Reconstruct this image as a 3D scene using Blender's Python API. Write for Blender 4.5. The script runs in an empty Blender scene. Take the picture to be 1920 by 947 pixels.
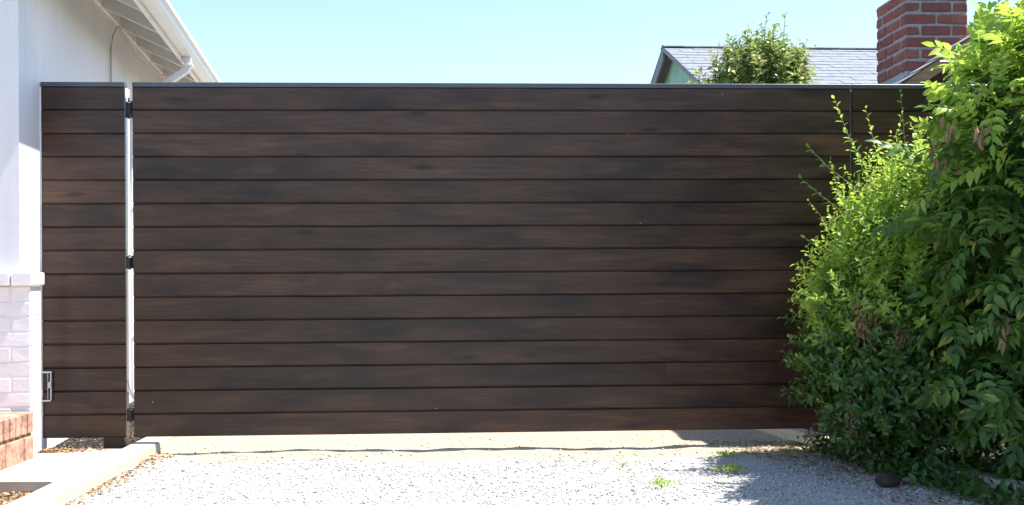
import bpy, math, random
import numpy as np
from mathutils import Vector, Matrix
random.seed(7); rng = np.random.default_rng(11)
S = bpy.context.scene; COL = S.collection; R = math.radians

# ------------------------------------------------------------------ camera
cam = bpy.data.cameras.new('camera'); co = bpy.data.objects.new('camera', cam); COL.objects.link(co)
co.location = (0, 0, 1.035)
co.rotation_euler = (Matrix.Rotation(R(90), 3, 'X') @ Matrix.Rotation(-0.0057, 3, 'Z')).to_euler()
cam.sensor_width = 36; cam.lens = 36; cam.shift_y = 0.0242
cam.clip_start = 0.05; cam.clip_end = 2000
S.camera = co
# ------------------------------------------------------------------ sky, sun, exposure
AZ, EL = R(3.9), R(62.9)
w = bpy.data.worlds.new('World'); S.world = w; w.use_nodes = True
wn = w.node_tree; bg = wn.nodes['Background']
sky = wn.nodes.new('ShaderNodeTexSky'); sky.sky_type = 'NISHITA'; sky.sun_disc = False
sky.sun_elevation = EL; sky.sun_rotation = R(90) - AZ
sky.air_density = 1.0; sky.dust_density = 0.5; sky.ozone_density = 1.1
wn.links.new(sky.outputs[0], bg.inputs[0]); bg.inputs[1].default_value = 0.137
sl = bpy.data.lights.new('sun', 'SUN'); sl.energy = 5.0; sl.angle = R(0.53); sl.color = (1.0, 0.96, 0.88)
so = bpy.data.objects.new('sun', sl); COL.objects.link(so)
sd = Vector((math.cos(EL)*math.cos(AZ), math.cos(EL)*math.sin(AZ), math.sin(EL)))
so.rotation_euler = sd.to_track_quat('Z', 'Y').to_euler(); so.location = (6, 0, 12)
S.view_settings.view_transform = 'Standard'; S.view_settings.look = 'None'
S.view_settings.gamma = 1; S.view_settings.exposure = 1.12
S.cycles.max_bounces = 8; S.cycles.transparent_max_bounces = 8

# ------------------------------------------------------------------ helpers
def tag(o, label=None, cat=None, group=None, kind=None):
    if label: o['label'] = label
    if cat: o['category'] = cat
    if group: o['group'] = group
    if kind: o['kind'] = kind
    return o
def empty(name, loc=(0, 0, 0), rz=0):
    o = bpy.data.objects.new(name, None); COL.objects.link(o)
    o.location = loc; o.rotation_euler = (0, 0, rz); o.empty_display_size = .1
    return o
def link(name, me, parent=None, loc=(0, 0, 0), rot=(0, 0, 0), sc=(1, 1, 1)):
    o = bpy.data.objects.new(name, me); COL.objects.link(o)
    o.location = loc; o.rotation_euler = rot; o.scale = sc
    if parent: o.parent = parent
    return o
class MB:
    def __init__(s): s.v = []; s.f = []
    def add(s, vs, fs):
        n = len(s.v); s.v += [tuple(v) for v in vs]; s.f += [tuple(i+n for i in f) for f in fs]; return s
    def box(s, a, b):
        x0, y0, z0 = a; x1, y1, z1 = b
        return s.add([(x0,y0,z0),(x1,y0,z0),(x1,y1,z0),(x0,y1,z0),(x0,y0,z1),(x1,y0,z1),(x1,y1,z1),(x0,y1,z1)],
                     [(0,3,2,1),(4,5,6,7),(0,1,5,4),(1,2,6,5),(2,3,7,6),(3,0,4,7)])
    def cbox(s, a, b, c=.004, j=0.0):          # chamfered box
        h = [(b[i]-a[i])/2 for i in range(3)]; m = [(b[i]+a[i])/2 for i in range(3)]
        c = min(c, min(h)*.8); vs = []; idx = {}
        for sx in (-1, 1):
            for sy in (-1, 1):
                for sz in (-1, 1):
                    q = [(random.uniform(-j, j)) for _ in range(3)]
                    for ax in range(3):
                        d = [h[0]-c, h[1]-c, h[2]-c]; d[ax] = h[ax]
                        idx[(sx, sy, sz, ax)] = len(vs)
                        vs.append((m[0]+sx*d[0]+q[0], m[1]+sy*d[1]+q[1], m[2]+sz*d[2]+q[2]))
        fs = []
        def I(sg, ax): return idx[(sg[0], sg[1], sg[2], ax)]
        for ax in range(3):
            u, v = (ax+1) % 3, (ax+2) % 3
            for sg in (-1, 1):
                q = []
                for su, sv in ((-1,-1),(1,-1),(1,1),(-1,1)):
                    t = [0,0,0]; t[ax] = sg; t[u] = su; t[v] = sv; q.append(I(t, ax))
                fs.append(tuple(q if sg > 0 else q[::-1]))
        for ax in range(3):                       # edges parallel to ax
            u, v = (ax+1) % 3, (ax+2) % 3
            for su in (-1, 1):
                for sv in (-1, 1):
                    A = [0,0,0]; A[u] = su; A[v] = sv; A[ax] = -1; B = list(A); B[ax] = 1
                    q = (I(A, u), I(B, u), I(B, v), I(A, v))
                    fs.append(q if su*sv < 0 else q[::-1])
        for sx in (-1, 1):
            for sy in (-1, 1):
                for sz in (-1, 1):
                    q = (I((sx,sy,sz),0), I((sx,sy,sz),1), I((sx,sy,sz),2))
                    fs.append(q if sx*sy*sz > 0 else q[::-1])
        return s.add(vs, fs)
    def extrude(s, prof, p0, p1, axis='x'):     # closed profile (2D, ccw) swept along an axis
        n = len(prof); vs = []
        for p in (p0, p1):
            for a, b in prof:
                vs.append((p, a, b) if axis == 'x' else (a, p, b))
        fs = [(i, (i+1) % n, (i+1) % n+n, i+n) for i in range(n)] + [tuple(range(n))[::-1], tuple(range(n, 2*n))]
        return s.add(vs, fs)
    def tube(s, pts, r, n=8, caps=True):
        pts = [Vector(p) for p in pts]; rs = r if hasattr(r, '__len__') else [r]*len(pts)
        base = len(s.v); up = Vector((.13, .21, .97)); vs = []
        for i, p in enumerate(pts):
            t = (pts[min(i+1, len(pts)-1)] - pts[max(i-1, 0)]).normalized()
            a = t.cross(up)
            if a.length < .1: a = t.cross(Vector((1, 0, 0)))
            a.normalize(); b = t.cross(a)
            for k in range(n):
                an = 2*math.pi*k/n
                vs.append(p + (a*math.cos(an)+b*math.sin(an))*rs[i])
        fs = []
        for i in range(len(pts)-1):
            for k in range(n):
                k2 = (k+1) % n
                fs.append((i*n+k, i*n+k2, (i+1)*n+k2, (i+1)*n+k))
        if caps: fs += [tuple(range(n))[::-1], tuple(range((len(pts)-1)*n, len(pts)*n))]
        return s.add(vs, fs)
    def mesh(s, name, mat, smooth=False):
        me = bpy.data.meshes.new(name); me.from_pydata(s.v, [], s.f)
        if mat: me.materials.append(mat)
        import bmesh
        b = bmesh.new(); b.from_mesh(me); bmesh.ops.recalc_face_normals(b, faces=b.faces); b.to_mesh(me); b.free()
        if smooth: me.polygons.foreach_set('use_smooth', [True]*len(me.polygons))
        me.update(); return me
    def build(s, name, mat, parent=None, loc=(0,0,0), rot=(0,0,0), smooth=False):
        return link(name, s.mesh(name, mat, smooth), parent, loc, rot)

# ------------------------------------------------------------------ materials
def M(name, rough=.6, spec=.5):
    m = bpy.data.materials.new(name); m.use_nodes = True; nt = m.node_tree
    p = nt.nodes['Principled BSDF']; p.inputs['Roughness'].default_value = rough
    p.inputs['Specular IOR Level'].default_value = spec
    return m, nt, p
def N(nt, t, **k):
    n = nt.nodes.new(t)
    for a, b in k.items():
        if a in n.inputs: n.inputs[a].default_value = b
        else: setattr(n, a, b)
    return n
def ramp(nt, fac, stops):
    r = nt.nodes.new('ShaderNodeValToRGB'); e = r.color_ramp.elements
    while len(e) < len(stops): e.new(.5)
    for q, (p, c) in zip(e, stops): q.position = p; q.color = (*c, 1)
    nt.links.new(fac, r.inputs[0]); return r.outputs[0]
def coords(nt, scale=(1,1,1), kind='Object', rand=False):
    tc = N(nt, 'ShaderNodeTexCoord'); mp = N(nt, 'ShaderNodeMapping'); mp.inputs['Scale'].default_value = scale
    src = tc.outputs[kind]
    if rand:
        oi = N(nt, 'ShaderNodeObjectInfo'); mu = N(nt, 'ShaderNodeVectorMath', operation='SCALE')
        cb = N(nt, 'ShaderNodeCombineXYZ')
        for i in range(3): nt.links.new(oi.outputs['Random'], cb.inputs[i])
        nt.links.new(cb.outputs[0], mu.inputs[0]); mu.inputs['Scale'].default_value = 37.0
        ad = N(nt, 'ShaderNodeVectorMath', operation='ADD')
        nt.links.new(src, ad.inputs[0]); nt.links.new(mu.outputs[0], ad.inputs[1]); src = ad.outputs[0]
    nt.links.new(src, mp.inputs[0]); return mp.outputs[0]
def noise(nt, vec, sc, det=4, rough=.55, dist=0):
    n = N(nt, 'ShaderNodeTexNoise', Scale=sc, Detail=det, Roughness=rough, Distortion=dist)
    nt.links.new(vec, n.inputs['Vector']); return n.outputs['Fac']
def bump(nt, p, h, strength=.3, dist=.01, prev=None):
    b = N(nt, 'ShaderNodeBump', Strength=strength, Distance=dist); nt.links.new(h, b.inputs['Height'])
    if prev: nt.links.new(prev, b.inputs['Normal'])
    nt.links.new(b.outputs[0], p.inputs['Normal']); return b.outputs[0]
def mixc(nt, fac, a, b, mode='MIX'):
    m = N(nt, 'ShaderNodeMix', data_type='RGBA', blend_type=mode)
    for s, v in ((0, fac), (6, a), (7, b)):
        if hasattr(v, 'is_linked'): nt.links.new(v, m.inputs[s])
        else: m.inputs[s].default_value = v if s == 0 else (*v, 1)
    return m.outputs[2]
def mth(nt, op, a, b=None, c=None):
    m = N(nt, 'ShaderNodeMath', operation=op)
    for i, v in enumerate((a, b, c)):
        if v is None: continue
        if hasattr(v, 'is_linked'): nt.links.new(v, m.inputs[i])
        else: m.inputs[i].default_value = v
    return m.outputs[0]
def simple(name, col, rough=.6, var=.12, sc=8, bs=.15, bsc=60, spec=.5, metal=0, rand=False, stretch=(1,1,1)):
    m, nt, p = M(name, rough, spec); v = coords(nt, stretch, rand=rand)
    c = ramp(nt, noise(nt, v, sc), [(.3, tuple(x*(1-var) for x in col)), (.7, tuple(min(1, x*(1+var)) for x in col))])
    nt.links.new(c, p.inputs['Base Color']); p.inputs['Metallic'].default_value = metal
    if bs: bump(nt, p, noise(nt, v, bsc, 3), bs, .004)
    return m

def wood_material(name, dark, mid, warm, rough=(.30, .48)):
    m, nt, p = M(name, .4, .38)
    vg = coords(nt, (1.4, 34, 34), rand=True); vb = coords(nt, (1.0, 2.6, 2.6), rand=True); vl = coords(nt, (1.1, 7, 7), rand=True)
    g = noise(nt, vg, 3.0, 5, .6, .3)
    bl = noise(nt, vb, 1.5, 3, .5, .3)
    st = noise(nt, vl, 1.9, 4, .55, .5)
    c1 = ramp(nt, bl, [(.30, dark), (.50, mid), (.70, tuple(x*1.45 for x in mid))])
    c2 = mixc(nt, mth(nt, 'MULTIPLY', ramp(nt, st, [(.50, (0,0,0)), (.75, (1,1,1))]), .50), c1, warm)
    c3 = mixc(nt, ramp(nt, g, [(.34, (.5,)*3), (.58, (0,)*3)]), c2, tuple(x*.7 for x in dark))
    oi = N(nt, 'ShaderNodeObjectInfo'); hv = N(nt, 'ShaderNodeHueSaturation'); nt.links.new(c3, hv.inputs['Color'])
    nt.links.new(mth(nt, 'MULTIPLY_ADD', oi.outputs['Random'], .45, .80), hv.inputs['Value'])
    vk = coords(nt, (1.3, 5.5, 5.5), rand=True)
    k = N(nt, 'ShaderNodeTexVoronoi', Scale=1.0); nt.links.new(vk, k.inputs['Vector'])
    c4 = mixc(nt, ramp(nt, k.outputs['Distance'], [(.04, (.85,)*3), (.09, (.25,)*3), (.16, (0,)*3)]), hv.outputs[0], tuple(x*.3 for x in dark))
    nt.links.new(c4, p.inputs['Base Color'])
    nt.links.new(mth(nt, 'MULTIPLY_ADD', noise(nt, vb, 2.6, 4), rough[1]-rough[0], rough[0]), p.inputs['Roughness'])
    bump(nt, p, g, .14, .002)
    return m
m_plank = wood_material('stained_wood', (.017, .0100, .0090), (.050, .0255, .0170), (.140, .069, .034), (.27, .42))
m_post_w = wood_material('post_wood', (.04, .03, .025), (.07, .05, .04), (.10, .06, .04))
m_wall = None
def stucco():
    m, nt, p = M('painted_stucco', .55, .5); v = coords(nt)
    c = ramp(nt, noise(nt, v, 2.2, 5), [(.25, (.765, .75, .785)), (.75, (.82, .81, .835))])
    vs_ = coords(nt, (9, 9, .8)); c = mixc(nt, ramp(nt, noise(nt, vs_, 1.5, 5, .6), [(.45, (0,)*3), (.75, (.22,)*3)]), c, (.56, .52, .47))
    nt.links.new(c, p.inputs['Base Color'])
    b = bump(nt, p, noise(nt, v, 160, 2), .25, .003)
    bump(nt, p, noise(nt, v, 6, 3), .15, .02, b)
    return m
m_wall = stucco()
m_white = simple('white_paint', (.78, .775, .76), .45, .05, 5, .06, 40)
m_trim = simple('white_metal_paint', (.77, .78, .79), .32, .04, 4, .0)
m_wbrick = simple('white_painted_brick', (.84, .79, .80), .5, .04, 6, .35, 45, rand=True)
m_wmortar = simple('white_painted_mortar', (.82, .77, .78), .7, .08, 12, .5, 80)
def brick_mat(name, cols, rough=.85):
    m, nt, p = M(name, rough, .3); oi = N(nt, 'ShaderNodeObjectInfo')
    base = ramp(nt, oi.outputs['Random'], [(i/(len(cols)-1), c) for i, c in enumerate(cols)])
    v = coords(nt, rand=True)
    c = mixc(nt, ramp(nt, noise(nt, v, 22, 5), [(.3, (.75,)*3), (.66, (0,)*3)]), base, (.11, .06, .055))
    c = mixc(nt, ramp(nt, noise(nt, v, 11, 5, .7), [(.60, (0,)*3), (.78, (.5,)*3)]), c, (.42, .36, .33))
    nt.links.new(c, p.inputs['Base Color']); bump(nt, p, noise(nt, v, 90, 4), .6, .004)
    return m
m_cbrick = brick_mat('chimney_brick', [(.27, .075, .06), (.19, .06, .062), (.36, .13, .085), (.15, .065, .072), (.30, .09, .07)])
m_pbrick = brick_mat('porch_brick', [(.60, .35, .26), (.55, .30, .22), (.63, .39, .30), (.58, .33, .25)])
m_mortar = simple('grey_mortar', (.25, .25, .275), .9, .2, 30, .6, 90)
m_pmortar = simple('sandy_mortar', (.20, .135, .085), .9, .25, 30, .6, 90)
m_conc = simple('concrete', (.52, .485, .41), .85, .12, 5, .4, 120)
m_kerb = simple('kerb_concrete', (.50, .455, .37), .85, .15, 7, .5, 90)
m_soil = simple('dark_soil', (.030, .023, .018), .95, .5, 25, 1.0, 60)
m_black = simple('black_metal', (.012, .012, .014), .4, .2, 30, .1, 80, metal=.3)
m_galv = simple('galvanised_metal', (.42, .43, .45), .38, .12, 30, .05, 80, metal=.8)
m_cap = simple('dark_metal_cap', (.10, .105, .12), .35, .1, 6, .03, 60, metal=.6)
m_cable = simple('grey_cable', (.60, .59, .57), .6, .05, 20, 0)
m_frame = simple('dark_gate_frame', (.03, .028, .028), .5, .1, 10, .05)
def gravel_mat():
    m, nt, p = M('gravel_and_dust', .9, .3)
    tc = N(nt, 'ShaderNodeTexCoord'); v = tc.outputs['Object']
    vo = N(nt, 'ShaderNodeTexVoronoi', Scale=85.0); nt.links.new(v, vo.inputs['Vector'])
    st = mixc(nt, ramp(nt, vo.outputs['Distance'], [(.0, (0,)*3), (.6, (1,)*3)]), (.62, .60, .56), (.30, .285, .265))
    hs = mixc(nt, .35, st, vo.outputs['Color'], 'MULTIPLY')
    hs2 = N(nt, 'ShaderNodeHueSaturation', Saturation=.12, Value=1.42); nt.links.new(hs, hs2.inputs['Color'])
    dust = ramp(nt, noise(nt, v, 35, 5, .7), [(.25, (.30, .24, .165)), (.5, (.43, .36, .265)), (.75, (.52, .45, .35))])
    sx = N(nt, 'ShaderNodeSeparateXYZ'); nt.links.new(v, sx.inputs[0])
    # worn dusty band under the gate: everything beyond y = 5.85
    e = mth(nt, 'ADD', sx.outputs['Y'], mth(nt, 'MULTIPLY', mth(nt, 'SUBTRACT', noise(nt, v, 2.2, 6, .7), .5), .55))
    e = mth(nt, 'ADD', e, mth(nt, 'MULTIPLY', sx.outputs['X'], -.03))
    f = N(nt, 'ShaderNodeMapRange'); nt.links.new(e, f.inputs[0]); f.inputs[1].default_value = 5.70; f.inputs[2].default_value = 5.98
    c = mixc(nt, f.outputs[0], hs2.outputs[0], dust)
    nt.links.new(c, p.inputs['Base Color'])
    b = bump(nt, p, vo.outputs['Distance'], .8, .006)
    bump(nt, p, noise(nt, v, 120, 3), .5, .003, b)
    return m
m_gravel = gravel_mat()
def island_mat(name, stops, rough=.8, spec=.3):
    m, nt, p = M(name, rough, spec); g = N(nt, 'ShaderNodeNewGeometry')
    nt.links.new(ramp(nt, g.outputs['Random Per Island'], stops), p.inputs['Base Color']); return m
m_stone = island_mat('gravel_stones', [(0, (.22,.21,.20)), (.2, (.40,.39,.37)), (.55, (.52,.50,.465)), (.85, (.62,.59,.53)), (1, (.40,.33,.25))])
m_dry = island_mat('dry_leaves', [(0, (.20,.10,.045)), (.4, (.36,.22,.11)), (.75, (.48,.36,.20)), (1, (.16,.10,.06))])
m_mulch = island_mat('mulch', [(0, (.02,.015,.012)), (.6, (.05,.035,.025)), (.88, (.16,.11,.08)), (1, (.34,.29,.25))])
def leaf_mat(name, stops, trans=.35, rough=.38, tcol=(.30,.48,.05), spec=.5):
    m, nt, p = M(name, rough, spec); g = N(nt, 'ShaderNodeNewGeometry')
    c = ramp(nt, g.outputs['Random Per Island'], stops)
    nt.links.new(c, p.inputs['Base Color'])
    t = N(nt, 'ShaderNodeBsdfTranslucent'); mm = mixc(nt, .55, c, tcol)
    nt.links.new(mm, t.inputs['Color'])
    mx = N(nt, 'ShaderNodeMixShader'); mx.inputs[0].default_value = trans
    nt.links.new(p.outputs[0], mx.inputs[1]); nt.links.new(t.outputs[0], mx.inputs[2])
    nt.links.new(mx.outputs[0], nt.nodes['Material Output'].inputs['Surface']); return m
m_young_lit = leaf_mat('young_lit_leaves', [(0, (.20,.35,.05)), (.5, (.32,.49,.08)), (1, (.46,.58,.13))], .48, tcol=(.72,.88,.12))  # young growth, with sunlight on the leaves brightened into the colour
m_mature_shaded = leaf_mat('mature_shaded_leaves', [(0, (.028,.075,.018)), (.5, (.055,.125,.027)), (1, (.09,.18,.036))], .28)  # mature leaves, with shade darkened into the colour
m_wist = leaf_mat('wisteria_leaves', [(0, (.04,.10,.022)), (.5, (.075,.165,.032)), (.93, (.12,.23,.04)), (1, (.34,.36,.07))], .34, rough=.46, tcol=(.40,.58,.07))  # darker copy for the shaded lower wisteria, shade put into the colour
m_wlit = leaf_mat('sunlit_wisteria_leaves', [(0, (.20,.36,.05)), (.6, (.33,.51,.075)), (.93, (.46,.58,.12)), (1, (.50,.42,.20))], .46, rough=.32, tcol=(.66,.86,.11))  # brighter copy for the sunlit upper wisteria, sunlight put into the colour
m_gloss = leaf_mat('glossy_leaves', [(0, (.10,.20,.06)), (.5, (.22,.32,.09)), (.85, (.42,.45,.17)), (1, (.50,.38,.20))], .35, .17, tcol=(.42,.5,.12))
m_far = leaf_mat('far_leaves', [(0, (.06,.10,.04)), (1, (.12,.16,.06))], .3)
m_deadleaf = leaf_mat('dead_leaves', [(0, (.20,.11,.06)), (.5, (.30,.19,.11)), (.8, (.14,.11,.05)), (1, (.36,.27,.17))], .25, .7, tcol=(.4,.2,.08))
m_twig = simple('twig_bark', (.13, .11, .06), .8, .25, 30, .3, 60)
m_shoot = simple('green_shoot', (.20, .26, .08), .6, .2, 30, 0)
m_bark = simple('bark', (.12, .09, .065), .9, .35, 20, .8, 40)

# ------------------------------------------------------------------ ground
def sheet(name, poly, z, mat, kind='structure'):
    o = MB().add([(x, y, z) for x, y in poly], [tuple(range(len(poly)))]).build(name, mat); o['kind'] = kind; return o
m_earth = simple('dry_earth', (.20, .17, .12), .95, .3, 3, .6, 40)
sheet('ground', [(-600,-600),(600,-600),(600,600),(-600,600)], -.04, m_earth)
def grid(name, x0, x1, y0, y1, nx, ny, fz, mat, warp=None):
    xs = np.linspace(x0, x1, nx); ys = np.linspace(y0, y1, ny)
    X, Y = np.meshgrid(xs, ys)
    if warp: X = warp(X, Y)
    Z = fz(X, Y); v = np.stack([X.ravel(), Y.ravel(), Z.ravel()], 1)
    i = np.arange(nx*ny).reshape(ny, nx)
    f = np.stack([i[:-1,:-1], i[:-1,1:], i[1:,1:], i[1:,:-1]], -1).reshape(-1, 4)
    me = bpy.data.meshes.new(name); me.from_pydata(v.tolist(), [], f.tolist()); me.materials.append(mat)
    me.polygons.foreach_set('use_smooth', [True]*len(me.polygons)); o = link(name, me); return o
def gz(X, Y):
    return (.004*np.sin(X*5.1+Y*2.3)+.004*np.sin(X*2.1-Y*6.7+1)+.003*np.sin(X*13+Y*9)+.002*np.sin(X*29-Y*23)
            - .012 + .012*np.exp(-((Y-6.05-.05*np.sin(X*3))/.12)**2)*.4)
def kerbR(Y): return 1.712 + (6.70-Y)*.333          # inner line of the right kerb
def warp(X, Y):                                    # stretch the sheet between the two kerbs
    t = (X+2.14)/4.4
    return -2.14 + t*(np.clip(kerbR(np.clip(Y, 2.5, 7.2)), 0, 4)+.02+2.14)
d = grid('driveway', -2.14, 2.26, -6, 16, 150, 420, lambda X, Y: gz(X, Y), m_gravel, warp); d['kind'] = 'structure'

# kerbs
def kerb(pts, wdt, h, name, label=None):
    m = MB(); n = len(pts); vs = []
    for i, (x, y) in enumerate(pts):
        j = random.uniform(-.004, .004)
        vs += [(x+j, y, -.03), (x+.006+j, y, h-.008), (x+.016+j, y, h+j*.5), (x+wdt-.016, y, h+j*.5), (x+wdt-.006, y, h-.008), (x+wdt, y, -.03)]
    fs = []
    for i in range(n-1):
        for k in range(5): fs.append((i*6+k, i*6+k+1, i*6+k+7, i*6+k+6))
    fs += [tuple(range(6)), tuple(range((n-1)*6, n*6))]
    o = m.add(vs, fs).build(name, m_kerb); o['kind'] = 'structure'; return o
kerb([(-2.275+.012*math.sin(y*1.7)+ (6-y)*.022, y) for y in np.arange(1.5, 9.0, .25)], .165, .055, 'kerb')
kerb([(kerbR(y)-.0+.01*math.sin(y*2), y) for y in np.arange(2.5, 7.3, .25)], .13, .05, 'kerb')
# concrete path slab between porch and driveway
m = MB()
fx = -2.262
m.cbox((-4.6, 5.03, -.035), (fx, 5.955, .052), .008); m.build('path', m_conc)['kind'] = 'structure'
sheet('planting_bed', [(-4.6, 5.956), (-2.255, 5.956), (-2.32, 9), (-4.6, 9)], -.004, m_soil)
sheet('planting_bed', [(-4.6, 2.0), (-2.15, 2.0), (-2.235, 5.028), (-4.6, 5.028)], -.012, simple('dusty_soil', (.17,.125,.08), .95, .4, 20, .8, 60))
sheet('planting_bed', [(kerbR(7.2)+.10, 7.2), (kerbR(2.6)+.10, 2.6), (5.2, 2.6), (5.2, 7.2)], .012, m_soil)

# ------------------------------------------------------------------ scattering
def stones(name, n, fpos, smin, smax, mat, flat=.7, z0=0., label=None):
    oc = np.array([(1,0,0),(-1,0,0),(0,1,0),(0,-1,0),(0,0,1),(0,0,-1)], float)
    of = np.array([(0,2,4),(2,1,4),(1,3,4),(3,0,4),(2,0,5),(1,2,5),(3,1,5),(0,3,5)])
    P = fpos(n); n = len(P)
    s = smin+(smax-smin)*rng.random(n)**3.5
    V = oc[None]*(1+.45*(rng.random((n,6,1))-.5)) + .25*(rng.random((n,6,3))-.5)
    a = rng.random(n)*6.283; ca, sa = np.cos(a), np.sin(a)
    V = V*s[:,None,None]*np.array([1,.75,flat])
    x = V[...,0]*ca[:,None]-V[...,1]*sa[:,None]; y = V[...,0]*sa[:,None]+V[...,1]*ca[:,None]
    V = np.stack([x, y, V[...,2]], -1)+P[:,None,:]
    V[...,2] += (s*flat*.35)[:,None]+z0
    F = (of[None]+(np.arange(n)*6)[:,None,None]).reshape(-1,3)
    me = np_mesh(name, V.reshape(-1,3), F, mat); o = link(name, me); o['kind'] = 'stuff'
    return o
def np_mesh(name, V, F, mat, smooth=False, mats=None):
    me = bpy.data.meshes.new(name); k = F.shape[1]
    me.vertices.add(len(V)); me.vertices.foreach_set('co', np.asarray(V, np.float32).ravel())
    me.loops.add(F.size); me.loops.foreach_set('vertex_index', F.astype(np.int32).ravel())
    me.polygons.add(len(F)); me.polygons.foreach_set('loop_start', np.arange(0, F.size, k, dtype=np.int32))
    if smooth: me.polygons.foreach_set('use_smooth', np.ones(len(F), bool))
    me.materials.append(mat)
    if mats is not None: me.polygons.foreach_set('material_index', mats)
    me.update(calc_edges=True); return me
def on_drive(n):
    Y = 3.6 + 3.1*rng.random(n); X = -2.1 + rng.random(n)*(kerbR(Y)+2.1)
    keep = rng.random(n) < np.clip((6.0-.04*X+.10*np.sin(X*4)+.05*np.sin(X*11)-Y)/.35, .10, 1); X, Y = X[keep], Y[keep]
    return np.stack([X, Y, gz(X, Y)], 1)
tag(stones('gravel', 46000, on_drive, .0028, .0115, m_stone), 'loose pale grey gravel covering the driveway', 'gravel')
def leafy(name, P, mat, size, label, cat):
    """flat curled dry leaves scattered at points P"""
    L = leaf_template(.42, .18); n = len(P)
    a = rng.random(n)*6.283; f = np.stack([np.cos(a), np.sin(a), (rng.random(n)-.3)*.6], 1)
    nn = np.stack([(rng.random(n)-.5)*1.4, (rng.random(n)-.5)*1.4, np.ones(n)], 1)
    V, F = place(L, P, f, nn, size*(.6+.8*rng.random(n)))
    o = link(name, np_mesh(name, V, F, mat)); tag(o, label, cat, kind='stuff'); return o
def leaf_template(wid=.38, fold=.12, droop=.15):
    v = [(0,0,0), (.32,wid*.5,fold*.5), (.32,0,0), (.32,-wid*.5,fold*.5), (.68,wid*.40,fold*.35), (.68,0,-droop*.4), (.68,-wid*.40,fold*.35), (1,0,-droop)]
    f = [(0,2,1),(0,3,2),(2,5,4),(2,4,1),(2,3,6),(2,6,5),(5,7,4),(5,6,7)]
    return np.array(v, float), np.array(f)
def unit(a): return a/np.maximum(np.linalg.norm(a, axis=-1, keepdims=True), 1e-9)
def frame(f, n):
    f = unit(f); r = unit(np.cross(n, f)); n = np.cross(f, r); return f, r, n
def place(T, P, f, n, s):
    tv, tf = T; f, r, n = frame(f, n); s = np.broadcast_to(s, (len(P),))[:,None,None]
    V = P[:,None,:] + s*(tv[None,:,0:1]*f[:,None,:] + tv[None,:,1:2]*r[:,None,:] + tv[None,:,2:3]*n[:,None,:])
    F = (tf[None]+(np.arange(len(P))*len(tv))[:,None,None]).reshape(-1, tf.shape[1])
    return V.reshape(-1,3), F

# ------------------------------------------------------------------ gate frame: x along the gate, y away from the driveway
TH = R(2.617); G0 = (-2.261, 6.115, 0)
PITCH = .1398; ZT = 2.1885
def plank_mesh(name, L, mat=None):
    h = PITCH-.0032; b = .006; t = .019
    prof = [(0, b*.9), (b, 0), (.0105, 0), (.0105, .009), (t, .009), (t, h+.0105), (.0115, h+.0105), (.0115, h), (.009, h), (0, h-.0055)]
    m = MB(); segs = max(1, int(L/.6)); n = len(prof)
    vs = []; fs = []
    for i in range(segs+1):
        x = L*i/segs
        for a, c in prof: vs.append((x, a, c))
    for i in range(segs):
        for k in range(n):
            k2 = (k+1) % n; fs.append((i*n+k, i*n+k2, (i+1)*n+k2, (i+1)*n+k))
    fs += [tuple(range(n))[::-1], tuple(range(segs*n, segs*n+n))]
    return m.add(vs, fs).mesh(name, mat or m_plank)
GL = 4.356
me_g = plank_mesh('plank', GL); me_l = plank_mesh('plank', .487); me_r = plank_mesh('plank', 1.55)
me_a = plank_mesh('plank', 3.2007); me_b = plank_mesh('plank', GL-3.2015)
gate = empty('driveway_gate', G0, TH)
tag(gate, 'wide dark brown gate of stacked horizontal planks across the gravel driveway', 'gate')
for i in range(15):
    z = ZT-PITCH*(i+1)+.0016; jy = random.uniform(-.0012, .0012)
    if i == 12:
        link('plank', me_a, gate, (0, jy, z)); link('plank', me_b, gate, (3.2015, jy, z))
    else: link('plank', me_g, gate, (0, jy, z))
cp = [(-.004, -.002), (.046, -.002), (.046, .022), (.043, .025), (-.001, .025), (-.004, .022)]
MB().extrude(cp, -.001, GL+.001).build('top_cap', m_cap, gate, (0, 0, ZT))
ft = .04
for (a, b) in (((.0, .0205, .10), (.05, .0205+ft, 2.187)), ((GL-.05, .0205, .10), (GL, .0205+ft, 2.187)), ((1.43, .0205, .15), (1.48, .0205+ft, 2.137)), ((2.88, .0205, .15), (2.93, .0205+ft, 2.137))):
    MB().cbox(a, b, .003).build('frame_upright', m_frame, gate)
for z in (.10, 2.137, 1.1): 
    for x0, x1 in ((.0505, 1.4295), (1.4805, 2.8795), (2.9305, GL-.0505)):
        MB().cbox((x0, .0205, z), (x1, .0205+ft, z+.05 - (.0005 if z > 2 else 0)), .003).build('frame_rail', m_frame, gate)
# two dark knot holes near the left edge and a few screw heads
for x, z, r in ((.045, 1.287, .006), (.068, 1.288, .004), (.33, 1.245, .004)):
    MB().tube([(x, -.0016, z), (x, .004, z)], r, 8).build('knot_hole', m_black, gate)
for x, z in ((1.80, .243), (2.98, 1.905), (3.05, 1.36), (.11, .30), (3.56, 2.15)):
    MB().tube([(x, -.002, z), (x, .004, z)], .0032, 8).build('screw', m_galv, gate)
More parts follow.
